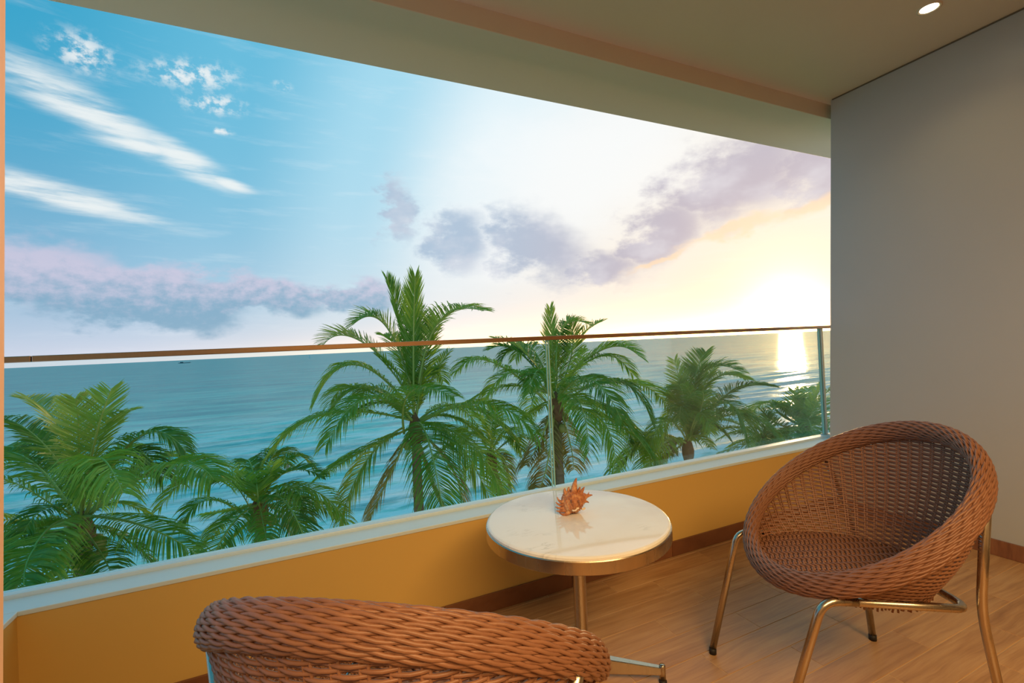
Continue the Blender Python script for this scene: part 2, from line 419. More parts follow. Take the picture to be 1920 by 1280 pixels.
b = MB(); b.box(-1.4, 3.75, .26, 1.905, CEIL, CEIL + .25); struct(b.obj('ceiling', 'ceiling'), 'smooth beige balcony ceiling')
b = MB(); b.box(-1.6, 4.3, 1.905, 2.35, 2.555, CEIL + .25); struct(b.obj('trim_4', 'ceiling', bevel=.003), 'dropped beam along the outer edge of the ceiling')
# thin shadow gap where ceiling and side wall meet
b = MB(); x_ = xr(CEIL); b.hexa([(x_ - .006, .32, CEIL - .007), (x_ + .004, .32, CEIL - .007), (x_ + .004, 1.85, CEIL - .007), (x_ - .006, 1.85, CEIL - .007)],
                                [(x_ - .006, .32, CEIL - .001), (x_ + .004, .32, CEIL - .001), (x_ + .004, 1.85, CEIL - .001), (x_ - .006, 1.85, CEIL - .001)])
struct(b.obj('trim_5', 'gap'), 'dark joint between ceiling and side wall')
# skirting tiles
bb = struct(empty('baseboard_front', (0, YP, 0)), 'wood-look skirting along the parapet')
x = 1.135 - 4 * PL
while x < 3.12:
    a, c = max(x, XL), min(x + PL, 3.112)
    if c - a > .02:
        q = MB(); q.box(0, c - a - .002, -.010, -.0005, .001, .078); o = q.obj('skirting_tile', 'skirting', bb, bevel=.001); o.location = (a + .001, 0, 0)
    x += PL
bb = struct(empty('baseboard_right', (XR0, 0, 0)), 'wood-look skirting along the side wall')
y = .33
while y < YP - .02:
    c = min(y + PL, YP - .012); q = MB()
    q.hexa([(-.011, y + .001, .001), (-.0002, y + .001, .001), (-.0002, c - .001, .001), (-.011, c - .001, .001)],
           [(-.011 + .003, y + .001, .078), (.003, y + .001, .078), (.003, c - .001, .078), (-.011 + .003, c - .001, .078)])
    q.obj('skirting_tile', 'skirting', bb, bevel=.001); y += PL
# door jamb at the left, in the door plane
b = MB()
def jx(z): return -.1372 + .030 * (z - 1.15)
b.hexa([(jx(0) - .07, .28, 0), (jx(0), .28, 0), (jx(0), .33, 0), (jx(0) - .07, .33, 0)], [(jx(CEIL) - .07, .28, CEIL), (jx(CEIL), .28, CEIL), (jx(CEIL), .33, CEIL), (jx(CEIL) - .07, .33, CEIL)])
struct(b.obj('door_1', 'jamb'), 'salmon-toned frame of the sliding balcony door')
# the room behind the balcony (only its light is seen)
b = MB(); b.box(-2.6, 4.2, -4.4, -.10, -.14, 0); struct(b.obj('floor_room', 'room_floor'), 'floor of the room behind')
b = MB(); b.box(-2.6, 4.2, -4.4, .26, CEIL, CEIL + .25); struct(b.obj('ceiling_room', 'room'), 'ceiling of the room behind')
b = MB(); b.box(-2.6, 4.2, -4.6, -4.4, -.14, CEIL); struct(b.obj('wall_back', 'room'), 'back wall of the room behind')
b = MB(); b.box(-2.8, -2.6, -4.4, .26, -.14, CEIL); struct(b.obj('wall_room_left', 'room'), 'left wall of the room behind')
b = MB(); b.box(4.0, 4.2, -4.4, .26, -.14, CEIL); struct(b.obj('wall_room_right', 'room'), 'right wall of the room behind')
b = MB(); b.box(-2.6, jx(0) - .11, .29, .32, -.14, CEIL); struct(b.obj('wall_door', 'room'), 'wall beside the balcony door')

# ------------------------------------------------------------------ recessed ceiling light
lp = empty('ceiling_downlight', (2.775, 1.143, CEIL))
tag(lp, 'small round recessed spotlight glowing in the ceiling', 'ceiling light')
b = MB(); b.lathe([(.047, .0), (.047, -.004), (.040, -.005), (.034, .0), (.034, -.0)], 32); b.obj('trim_ring', 'ceiling', lp, True)
m, t, p = mat('lamp_glow'); p.inputs['Emission Color'].default_value = (1, .90, .62, 1); p.inputs['Emission Strength'].default_value = 14; MAT['lamp'] = m
b = MB(); b.lathe([(.0001, -.003), (.020, -.0030), (.034, -.002)], 32); b.obj('lamp_lens', 'lamp', lp, True)
dl = bpy.data.lights.new('downlight', 'SPOT'); dl.energy = 3.5; dl.color = (1, .72, .36); dl.spot_size = math.radians(120); dl.spot_blend = .8; dl.shadow_soft_size = .035
dl_o = bpy.data.objects.new('downlight', dl); COL.objects.link(dl_o); dl_o.location = (2.775, 1.143, CEIL - .02)

# ------------------------------------------------------------------ glass balustrade
YG = 2.052
bal = empty('glass_balustrade', (1.2, YG, .433)); tag(bal, 'frameless glass balustrade with slim copper-toned handrail on the parapet', 'balustrade')
def bpart(q, name, m_, bevel=0.0, parent=bal):
    o = q.obj(name, m_, parent, bevel=bevel); o.matrix_parent_inverse = Matrix.Translation((-1.2, -YG, -.433)); return o
def gpanel(x0, x1):
    q = MB(); q.box(x0, x1, YG - .005, YG + .005, .436, 1.168); g = bpart(q, 'glass_panel', 'glass')
    for xe in (x0, x1):
        e = MB(); e.box(xe - .002, xe + .002, YG - .0052, YG + .0052, .436, 1.168)
        e.obj('polished_edge', 'glass_edge', g)
    return g
gpanel(-1.02, 1.133); gpanel(1.147, 3.286); gpanel(3.312, 4.25)
q = MB(); q.box(-.779, 4.25, YG - .019, YG + .019, 1.166, 1.186); bpart(q, 'handrail', 'rail', .002)
q = MB(); q.box(-1.02, -.782, YG - .019, YG + .019, 1.166, 1.186); bpart(q, 'handrail', 'rail', .002)
q = MB(); q.box(3.289, 3.309, YG - .014, YG + .014, .433, 1.166); bpart(q, 'post', 'steel', .001)
q = MB(); q.box(3.283, 3.315, YG - .022, YG + .022, .433, .439); bpart(q, 'post_base', 'steel', .001)

# ------------------------------------------------------------------ wicker chair (local x = forward, y = left)
U0, Z0, RA, RB, TL = -.06, .606, .346, .328, .622
ZB, AB_, BB_, UB = .376, .195, .188, -.055        # base ring of the basket
ce, se = math.cos(TL), math.sin(TL)
def rim_pt(th):
    th = np.asarray(th, float)
    return np.stack([U0 + RA * ce * np.cos(th), RB * np.sin(th), Z0 - RA * se * np.cos(th)], -1)
def rim_frame(th):
    th = np.asarray(th, float)
    o = np.stack([ce * np.cos(th), np.sin(th), -se * np.cos(th)], -1)
    n = np.broadcast_to(np.array([se, 0, ce]), o.shape)
    return o, n
SH, SW = .0285, .0200
def rim_section(th, ph, grow=0.0):
    o, n = rim_frame(th)
    tg = np.stack([-RA * ce * np.sin(th), RB * np.cos(th), RA * se * np.sin(th)], -1); tg /= np.linalg.norm(tg, axis=-1, keepdims=True)
    L = np.stack([.28 * np.cos(th), .28 * np.sin(th), np.full(np.shape(th), -1.0)], -1); L = L - tg * (L * tg).sum(-1, keepdims=True); L /= np.linalg.norm(L, axis=-1, keepdims=True)
    S = np.cross(tg, L); S = np.where((S * o).sum(-1, keepdims=True) < 0, -S, S)
    cph, sph = np.cos(ph), np.sin(ph)
    return rim_pt(th) + ((SH + grow) * cph)[..., None] * L + ((SW + grow) * sph)[..., None] * S
def wall_pt(th, z):
    th = np.asarray(th, float); z = np.broadcast_to(z, th.shape)
    R = rim_pt(th); o, n = rim_frame(th); R = R - .018 * n
    B = np.stack([UB + AB_ * np.cos(th), BB_ * np.sin(th), np.full(th.shape, ZB)], -1)
    f = np.clip((z - ZB) / np.maximum(R[:, 2] - ZB, 1e-3), 0, 1)[:, None]
    P = B + (R - B) * f
    bulge = .020 * np.sin(np.pi * f[:, 0]); rad = np.stack([np.cos(th), np.sin(th), 0 * th], -1)
    P = P + rad * bulge[:, None]; P[:, 2] = np.minimum(z, R[:, 2]); return P

def build_chair_meshes():
    M_ = {}
    # rim: a padded core with rows of twisted strands around it
    TH = np.linspace(0, 2 * np.pi, 72, endpoint=False); PH = np.linspace(0, 2 * np.pi, 14, endpoint=False)
    V = rim_section(np.repeat(TH, 14), np.tile(PH, 72), -.0085)
    F = [(k * 14 + j, k * 14 + (j + 1) % 14, ((k + 1) % 72) * 14 + (j + 1) % 14, ((k + 1) % 72) * 14 + j) for k in range(72) for j in range(14)]
    q = MB(); q.add(V, F); M_['rim'] = q.mesh('rim', 'wicker_core', True)
    q = MB(); NR = 19; ns = 24 * 8
    th = np.linspace(0, 2 * np.pi, ns, endpoint=False)
    # equal spacing along the section's outline
    fine = np.linspace(0, 2 * np.pi, 721); per = np.r_[0, np.cumsum(np.hypot(SH * np.diff(np.cos(fine)), SW * np.diff(np.sin(fine))))]
    for i in range(NR):
        ph0 = np.interp((i + .5) / NR * per[-1], per, fine); tph = math.hypot(SH * math.sin(ph0), SW * math.cos(ph0))
        for s_ in (0, 1):
            w = 24 * th + s_ * np.pi + i * 2.3
            ph = ph0 + .0026 * np.cos(w) / tph
            q.tube(rim_section(th, np.full(ns, 1.0) * ph, 0.0024 * np.sin(w)), .0034, 5, closed=True)
    M_['rim_strands'] = q.mesh('rim_strands', 'wicker', True)
    # basket wall: rows of weavers over stakes
    q = MB(); NS = 54
    z = ZB; row = 0
    zr = lambda a: rim_pt(a)[..., 2] - .018 * ce
    while z < .80:
        full_ring = z < zr(np.array([0.0]))[0] - .002
        nseg = NS * 3
        if full_ring: th = np.linspace(0, 2 * np.pi, nseg, endpoint=False)
        else:
            c_ = np.clip((Z0 - .018 * ce - z) / (RA * se), -1, 1); lim = math.acos(c_)
            if math.pi - lim < .12: break
            n_ = max(8, int(nseg * (2 * math.pi - 2 * lim) / (2 * math.pi))); th = np.linspace(lim, 2 * math.pi - lim, n_)
        P = wall_pt(th, z); rad = np.stack([np.cos(th), np.sin(th), 0 * th], -1)
        P = P + rad * (.0032 * np.cos(NS / 2 * th + np.pi * (row % 2)))[:, None]
        q.tube(P, .0034, 5, closed=full_ring); z += .0070; row += 1
    for k in range(NS):
        th0 = (k + .5) * 2 * math.pi / NS
        for d in (-.016, .016):
            zt_ = float(zr(np.array([th0]))[0]); zz = np.linspace(ZB - .004, zt_, max(3, int((zt_ - ZB) / .05)))
            q.tube(wall_pt(np.full(len(zz), th0 + d), zz), .0030, 4)
    M_['basket'] = q.mesh('basket', 'wicker', True)
    # woven seat
    q = MB(); ZS = .414
    ths = np.linspace(0, 2 * np.pi, 240, endpoint=False); ring = wall_pt(ths, ZS)
    def half(u):                                          # half width of the seat at u
        m_ = ring[:, 0]; y_ = np.abs(ring[:, 1]); k = np.argsort(np.abs(m_ - u))[:4]; return float(np.mean(y_[k]))
    umin, umax = ring[:, 0].min() + .006, ring[:, 0].max() - .004
    u = umin; row = 0
    while u < umax:
        h = half(u) - .002
        if h > .02:
            n_ = max(6, int(2 * h / .0075)); y_ = np.linspace(-h, h, n_)
            q.tube(np.stack([u + .004 * np.sin(y_ * math.pi / .0225), y_, ZS + .0034 * np.cos(y_ * math.pi / .0225 + math.pi * (row % 2))], 1), .0036, 5)
        u += .0078; row += 1
    y_ = -.25
    while y_ < .25:
        k = np.where(np.abs(ring[:, 1] - y_) < .006)[0]
        if len(k) > 1: q.tube([(ring[k, 0].min(), y_, ZS - .001), (ring[k, 0].max(), y_, ZS - .001)], .0032, 5)
        y_ += .0225
    M_['seat'] = q.mesh('seat', 'wicker', True)
    # strand ends hanging under the basket and closed underside
    q = MB()
    for k in range(120):
        a = k * 2 * math.pi / 120; r_ = np.random.default_rng(k).random(3)
        p0 = np.array([UB + AB_ * math.cos(a), BB_ * math.sin(a), ZB]); rd = np.array([math.cos(a), math.sin(a), 0])
        q.tube([p0 + rd * .002, p0 - rd * .004 * r_[0] + [0, 0, -.010], p0 - rd * .010 * r_[0] + [.004 * (r_[1] - .5), .004 * (r_[1] - .5), -.016 - .010 * r_[2]]], .0034, 4)
    for k in range(-9, 10):
        y0 = k * .019
        if abs(y0) < BB_ - .01:
            a = AB_ * math.sqrt(1 - (y0 / BB_) ** 2); q.tube([(UB - a, y0, ZB - .003), (UB + a, y0, ZB - .003)], .004, 4)
    M_['base_weave'] = q.mesh('base_weave', 'wicker', True)
    # tubular frame
    TR = .0115
    for s_, nm in ((-1, 'r'), (1, 'l')):
        q = MB(); q.tube(fillet([(.319, s_ * .209, .016), (.184 + .012, s_ * .235, .428 - .002), (.10, s_ * .229, .414)], .06, 8), TR, 12); M_['front_leg_' + nm] = q.mesh('leg', 'steel', True)
        q = MB(); q.tube([(.3195, s_ * .209, .0), (.319, s_ * .209, .020)], TR + .0012, 12); M_['front_cap_' + nm] = q.mesh('foot_cap', 'rubber', True)
        q = MB(); q.tube(fillet([(-.288, s_ * .241, .016), (-.243, s_ * .222, .372), (-.187, s_ * .305, .674)], .07, 8), TR, 12); M_['back_leg_' + nm] = q.mesh('leg', 'steel', True)
        q = MB(); q.tube([(-.2885, s_ * .241, .0), (-.288, s_ * .241, .020)], TR + .0012, 12); M_['back_cap_' + nm] = q.mesh('foot_cap', 'rubber', True)
    q = MB(); q.tube(fillet([(.102, .229, .4143), (-.235, .203, .363), (-.235, -.203, .363), (.102, -.229, .4143)], .055, 10), TR - .0003, 12); M_['seat_hoop'] = q.mesh('seat_hoop', 'steel', True)
    return M_
CHAIR = build_chair_meshes()
def make_chair(loc, rz, label):
    c = empty('wicker_chair', loc, rz); tag(c, label, 'chair', 'brown wicker basket chairs on the balcony')
    r_ = link('rim', CHAIR['rim'], c); tag(link('rim_strands', CHAIR['rim_strands'], r_), kind='stuff')
    link('basket', CHAIR['basket'], c); link('seat', CHAIR['seat'], c); link('base_weave', CHAIR['base_weave'], c)
    for nm in ('r', 'l'):
        for w in ('front', 'back'):
            l_ = link('leg', CHAIR[f'{w}_leg_{nm}'], c); k_ = link('foot_cap', CHAIR[f'{w}_cap_{nm}'], l_)
    h_ = link('seat_hoop', CHAIR['seat_hoop'], c)
    return c
make_chair((1.534, .944, 0), 2.714, 'brown wicker basket chair on metal legs facing the table, beside the grey side wall')
make_chair((.211, .920, 0), .965, 'brown wicker basket chair seen from behind in the foreground, cut off by the bottom edge')

# ------------------------------------------------------------------ bistro table
TX, TY = .853, 1.385
tb = empty('bistro_table', (TX, TY, 0)); tag(tb, 'round white marble-topped bistro table on a single steel pole', 'table')
b = MB(); b.lathe([(.0001, .534), (.302, .534), (.3075, .538), (.3075, .546), (.304, .5495), (.298, .5505), (.0001, .5505)], 96); o = b.obj('table_top', 'marble', tb, True)
o.data.shade_smooth(); e_ = o.modifiers.new('edge', 'EDGE_SPLIT'); e_.split_angle = math.radians(40)
b = MB(); b.lathe([(.290, .500), (.310, .500), (.3115, .502), (.3115, .537), (.3095, .5395), (.300, .5395), (.290, .533), (.290, .500)], 96); o = b.obj('metal_band', 'steel', tb, True)
e_ = o.modifiers.new('edge', 'EDGE_SPLIT'); e_.split_angle = math.radians(30)
b = MB(); b.lathe([(.0001, .512), (.291, .512), (.291, .532), (.0001, .532)], 64); b.obj('underside_board', 'gap', tb)
b = MB(); b.lathe([(.075, .5115), (.075, .504), (.030, .502), (.0225, .49), (.0215, .05), (.0001, .05)], 40); o = b.obj('pole', 'steel', tb, True)
e_ = o.modifiers.new('edge', 'EDGE_SPLIT'); e_.split_angle = math.radians(40)
b = MB(); b.lathe([(.0001, .018), (.036, .018), (.038, .022), (.038, .078), (.034, .083), (.0216, .085)], 40); b.obj('hub', 'steel', tb, True)
for k in range(4):
    a = math.radians(-33.5 + 90 * k); ca, sa = math.cos(a), math.sin(a)
    def loc_(x, y, z): return (x * ca - y * sa, x * sa + y * ca, z)
    q = MB(); q.hexa([loc_(.03, -.016, .024), loc_(.258, -.010, .028), loc_(.258, .010, .028), loc_(.03, .016, .024)],
                     [loc_(.03, -.016, .080), loc_(.258, -.010, .052), loc_(.258, .010, .052), loc_(.03, .016, .080)])
    arm = q.obj('base_arm', 'steel', tb, bevel=.003)
    q = MB(); q.lathe([(.0001, .010), (.0105, .010), (.0105, .056), (.008, .060), (.0001, .060)], 16, loc_(.262, 0, 0)); f_ = q.obj('foot_post', 'steel', arm, True)
    q = MB(); q.lathe([(.0001, .0), (.013, .0), (.013, .007), (.009, .0105), (.0001, .0105)], 16, loc_(.262, 0, 0)); q.obj('glide', 'rubber', arm, True)

# ------------------------------------------------------------------ sea shell on the table
m, t, p = mat('spiny_shell'); v = t.new('ShaderNodeTexCoord').outputs['Object']
n = t.noise(v, 55, 5, .6); c = t.ramp(n, [(.3, (.27, .085, .03)), (.5, (.52, .20, .08)), (.72, (.80, .46, .22))]); t.put(p.inputs['Base Color'], c)
p.inputs['Roughness'].default_value = .45; t.put(p.inputs['Normal'], t.bump(t.noise(v, 130, 4), .7, .004)); p.inputs['Subsurface Weight'].default_value = .12
p.inputs['Subsurface Radius'].default_value = (.01, .004, .002); MAT['shell'] = m
MAT['shell_lip'] = paint('pale_shell_lip', (.90, .74, .56), .3)
sh = empty('sea_shell', (.868, 1.418, .5505), math.radians(-28)); tag(sh, 'spiny orange-brown conch shell lying on the white table top', 'shell')
# local x = to the right as seen from the room, y = towards the sea, z = up; whorls turn about a slanted axis
q = MB(); nu, nv = 64, 36; V = []
ax = np.array([.93, .10, .36]); ax /= np.linalg.norm(ax); e1 = np.cross(ax, [0, 1, 0]); e1 /= np.linalg.norm(e1); e2 = np.cross(ax, e1)
cen = np.array([-.002, 0, .040])
for i in range(nv):
    s_ = i / (nv - 1)
    prof = np.interp(s_, [0, .06, .2, .42, .6, .72, .84, .94, 1.0], [.004, .015, .030, .0385, .034, .025, .0165, .008, .001])
    for j in range(nu):
        a = 2 * math.pi * j / nu
        ridge = 1 + .13 * max(0, math.cos(3 * a + s_ * 3.5)) ** 3 + .07 * math.cos(26 * s_ * math.pi) + .035 * math.cos(13 * a + 6 * s_)
        V.append(cen + ax * (-.050 + .104 * s_) + (e1 * math.cos(a) + e2 * math.sin(a)) * prof * ridge)
q.add(V, [(i * nu + j, i * nu + (j + 1) % nu, (i + 1) * nu + (j + 1) % nu, (i + 1) * nu + j) for i in range(nv - 1) for j in range(nu)])
zmin = min(v_[2] for v_ in V); V = None
body = q.obj('shell_body', 'shell', sh, True); body.location = (0, 0, -zmin)
def spine(pts, r, par=sh):
    P = bezier(pts[0], pts[1], pts[2], 9); tt = np.linspace(1, .10, 9) ** .85
    q = MB(); q.tube(P, r * tt, 8); return q.obj('spine', 'shell', par, True)
spine([(.000, 0, .055), (.002, -.002, .092), (.011, 0, .122)], .0165)
spine([(-.026, .0, .058), (-.032, 0, .076), (-.031, 0, .088)], .010)
spine([(-.016, .008, .06), (-.018, .01, .080), (-.014, .01, .087)], .009)
spine([(.020, 0, .062), (.030, 0, .079), (.038, 0, .090)], .009); spine([(.012, .006, .064), (.020, .006, .082), (.022, .006, .089)], .007)
spine([(.028, 0, .050), (.046, 0, .058), (.064, 0, .061)], .0105); spine([(.040, 0, .058), (.049, 0, .064), (.052, 0, .072)], .0045)
spine([(.030, -.004, .040), (.042, -.004, .040), (.050, -.004, .035)], .007)
for k, (z0_, z1_, dx_) in enumerate([(.052, .062, -.060), (.040, .044, -.066), (.029, .028, -.068), (.019, .014, -.066)]):
    spine([(-.026, -.010 - .002 * k, z0_), (-.048, -.016, z0_ - .006), (dx_, -.014, z1_)], .0092)
spine([(-.020, -.022, .014), (-.038, -.024, .004), (-.056, -.020, .010)], .009)
for (x_, y_, z_, ex, ey, ez) in [(-.01, -.034, .05, -.012, -.050, .056), (.012, -.032, .048, .016, -.048, .052), (0, .036, .05, 0, .054, .058), (.016, .03, .03, .03, .046, .03), (-.02, .032, .03, -.034, .048, .034)]:
    spine([(x_, y_ * .8, z_), ((x_ + ex) / 2, (y_ + ey) / 2, (z_ + ez) / 2 + .003), (ex, ey, ez)], .007)
q = MB(); q.tube(dense([(-.012, -.0335, .026), (-.008, -.037, .021), (.000, -.038, .022), (.006, -.037, .028), (.012, -.035, .029)], 24), .0032, 8); q.obj('lip', 'shell_lip', sh, True)
q = MB(); q.tube(dense([(.022, -.030, .024), (.028, -.027, .022), (.034, -.023, .024)], 16), .0034, 8); q.obj('lip', 'shell_lip', sh, True)

# ------------------------------------------------------------------ sea, shore
SEA = -10.35
ys = np.r_[np.linspace(24, 90, 150), np.geomspace(90.6, 30000, 130)]
an = np.tan(np.radians(np.linspace(-66, 76, 260)))
X = ys[:, None] * an[None]; Y = np.repeat(ys[:, None], len(an), 1)
fall = np.clip(1 - (Y - 24) / 400, 0, 1)
Zw = SEA + fall * (.14 * np.sin(Y * .55 + .9 * np.sin(X * .045) + .3 * np.sin(X * .17)) + .10 * np.sin(Y * 1.05 + .06 * X + 1.2 * np.sin(X * .08)) + .06 * np.sin(Y * 1.9 - .21 * X))
b = MB(); nC = len(an); V = np.stack([X, Y, Zw], 2).reshape(-1, 3)
b.add(V, [(i * nC + j, i * nC + j + 1, (i + 1) * nC + j + 1, (i + 1) * nC + j) for i in range(len(ys) - 1) for j in range(nC - 1)])
m = bpy.data.materials.new('sea_water'); m.use_nodes = True; m.node_tree.nodes.clear(); t = NT(m.node_tree); MAT['sea'] = m
pos = t.new('ShaderNodeNewGeometry').outputs['Position']; px_, py_, pz_ = t.sep(pos)
wv1 = t.noise(t.mapping(pos, (.05, .22, 1), rot=(0, 0, .10)), 1.0, 5, .6, .6)
wv2 = t.noise(t.mapping(pos, (.022, .13, 1), rot=(0, 0, -.04)), 1.0, 9, .78, .3)
wv3 = t.noise(t.mapping(pos, (.28, .8, 1)), 1.0, 4, .6, .3)
deep = t.sm(py_, 45, 260)
c = t.mix(deep, (.26, .80, .66), (.006, .48, .46))
c = t.mix(t.sm(wv1, .44, .70, 0, .5), c, (.26, .74, .64))
c = t.mix(t.sm(wv2, .42, .60, .0, .7), c, (.003, .25, .30))
near = t.sm(py_, 44, 130, 1.0, 0.0)
foam = t.m('MULTIPLY', t.sm(t.m('ADD', t.m('MULTIPLY', wv1, .62), t.m('MULTIPLY', wv3, .38)), .44, .56), near)
foam2 = t.m('MULTIPLY', t.sm(wv3, .38, .58), t.sm(py_, 30, 62, .9, 0.0))
foam = t.m('MAXIMUM', t.m('MULTIPLY', foam, .8), foam2)
c = t.mix(foam, c, (.92, .97, .93))
wv4 = t.noise(t.mapping(pos, (.10, .16, 1), rot=(0, 0, .5)), 1.0, 5, .65, .3)
h = t.m('ADD', t.m('ADD', t.m('MULTIPLY', wv1, .6), t.m('MULTIPLY', wv4, 1.6)), t.m('MULTIPLY', wv3, .3))
nrm = t.bump(h, .20, .9)
df = t.new('ShaderNodeBsdfDiffuse'); t.put(df.inputs[0], c); t.put(df.inputs['Normal'], nrm)
gs = t.new('ShaderNodeBsdfGlossy'); gs.inputs['Roughness'].default_value = .16; t.put(gs.inputs['Normal'], nrm)
fr = t.new('ShaderNodeFresnel'); fr.inputs[0].default_value = 1.33; t.put(fr.inputs['Normal'], nrm)
fac = t.m('MINIMUM', t.m('MULTIPLY', fr.outputs[0], 1.2), .36)
mx = t.new('ShaderNodeMixShader'); t.put(mx.inputs[0], fac); t.l.new(df.outputs[0], mx.inputs[1]); t.l.new(gs.outputs[0], mx.inputs[2])
t.l.new(mx.outputs[0], t.new('ShaderNodeOutputMaterial').inputs[0])
sea = b.obj('sea', 'sea', smooth=True); tag(sea, 'turquoise sea with foam near the shore, golden under the setting sun', 'sea', kind='stuff')
m, t, p = mat('shore_grass'); v = t.new('ShaderNodeTexCoord').outputs['Object']
c = t.mix(t.noise(v, .6, 5), (.16, .34, .05), (.46, .44, .20)); t.put(p.inputs['Base Color'], c); p.inputs['Roughness'].default_value = .9; MAT['shore'] = m
b = MB(); gx = np.linspace(-70, 120, 40); gy = np.linspace(2.6, 33, 14); gv = []
for yy in gy:
    for xx in gx: gv.append((xx, yy, SEA + .9 - max(0, yy - 18) * .085 + .12 * math.sin(xx * .7) * math.sin(yy * .6)))
b.add(gv, [(i * 40 + j, i * 40 + j + 1, (i + 1) * 40 + j + 1, (i + 1) * 40 + j) for i in range(13) for j in range(39)])
struct(b.obj('ground', 'shore', smooth=True), 'grassy shore strip below the balcony')

# ------------------------------------------------------------------ coconut palms
UPV = np.array([0, 0, 1.0])
def frond(parent, C, Mi, Ti, seed, leafw=.030, leaflen=None, dens=.030, droop=.75, material='leaf', spread=1.0, upright=False):
    r_ = np.random.default_rng(seed)
    n = 22; P = bezier(C, Mi, Ti, n); L = np.linalg.norm(np.diff(P, axis=0), axis=1).sum()
    T = np.gradient(P, axis=0); T /= np.linalg.norm(T, axis=1, keepdims=True)
    q = MB(); q.tube(P - C, np.linspace(.036, .006, n) * min(1.0, L / 3.2), 5); st = q.obj('frond', 'stalk', parent, True)
    st.location = C
    ll = leaflen or max(.52, .26 * L)
    cnt = int(L * .86 / dens); V, Fc = [], []
    ss = np.linspace(.13, .995, cnt)
    side0 = np.cross(P[-1] - P[0], UPV)
    if np.linalg.norm(side0) < .25 * L: side0 = np.cross(P[-1] - P[0], CAM[:, 2])
    side0 /= np.linalg.norm(side0)
    for s_ in ss:
        k = s_ * (n - 1); k0 = min(int(k), n - 2); f = k - k0
        p = P[k0] * (1 - f) + P[k0 + 1] * f - C; tg = T[k0] * (1 - f) + T[k0 + 1] * f; tg /= np.linalg.norm(tg)
        side = side0 - tg * (side0 @ tg); side /= max(np.linalg.norm(side), 1e-6)
        nr = np.cross(side, tg); nr = nr if nr[2] > 0 else -nr
        env = (math.sin(min(1.0, (s_ - .06) / .42) * math.pi / 2) * (1 - .62 * max(0, (s_ - .55) / .45) ** 1.4))
        for sg in (-1, 1):
            l_ = ll * env * (.85 + .3 * r_.random())
            if r_.random() < .04: continue
            fwd = .40 + .75 * s_ + .15 * (r_.random() - .5)
            d = side * sg * spread * (.85 + .3 * r_.random()) + tg * fwd + nr * (.42 + .25 * (r_.random() - .5)); d /= np.linalg.norm(d)
            g = -UPV * droop * (.8 + .5 * r_.random())
            w = leafw * (.8 + .4 * r_.random()) * .5
            wd = np.cross(d, nr); wd /= max(np.linalg.norm(wd), 1e-6); tw = (r_.random() - .5) * 2.0; wd = wd * math.cos(tw) + np.cross(d, wd) * math.sin(tw)
            a = p; m1 = p + d * l_ * .38 + g * l_ * .06; m2 = p + d * l_ * .70 + g * l_ * .28; e_ = p + d * l_ * .92 + g * l_ * .62
            i0 = len(V)
            V += [a - wd * w * .5, a + wd * w * .5, m1 - wd * w, m1 + wd * w, m2 - wd * w * .75, m2 + wd * w * .75, e_]
            Fc += [(i0, i0 + 1, i0 + 3, i0 + 2), (i0 + 2, i0 + 3, i0 + 5, i0 + 4), (i0 + 4, i0 + 5, i0 + 6)]
    q = MB(); q.add(V, Fc); lf = q.obj('leaflets', material, st); return st
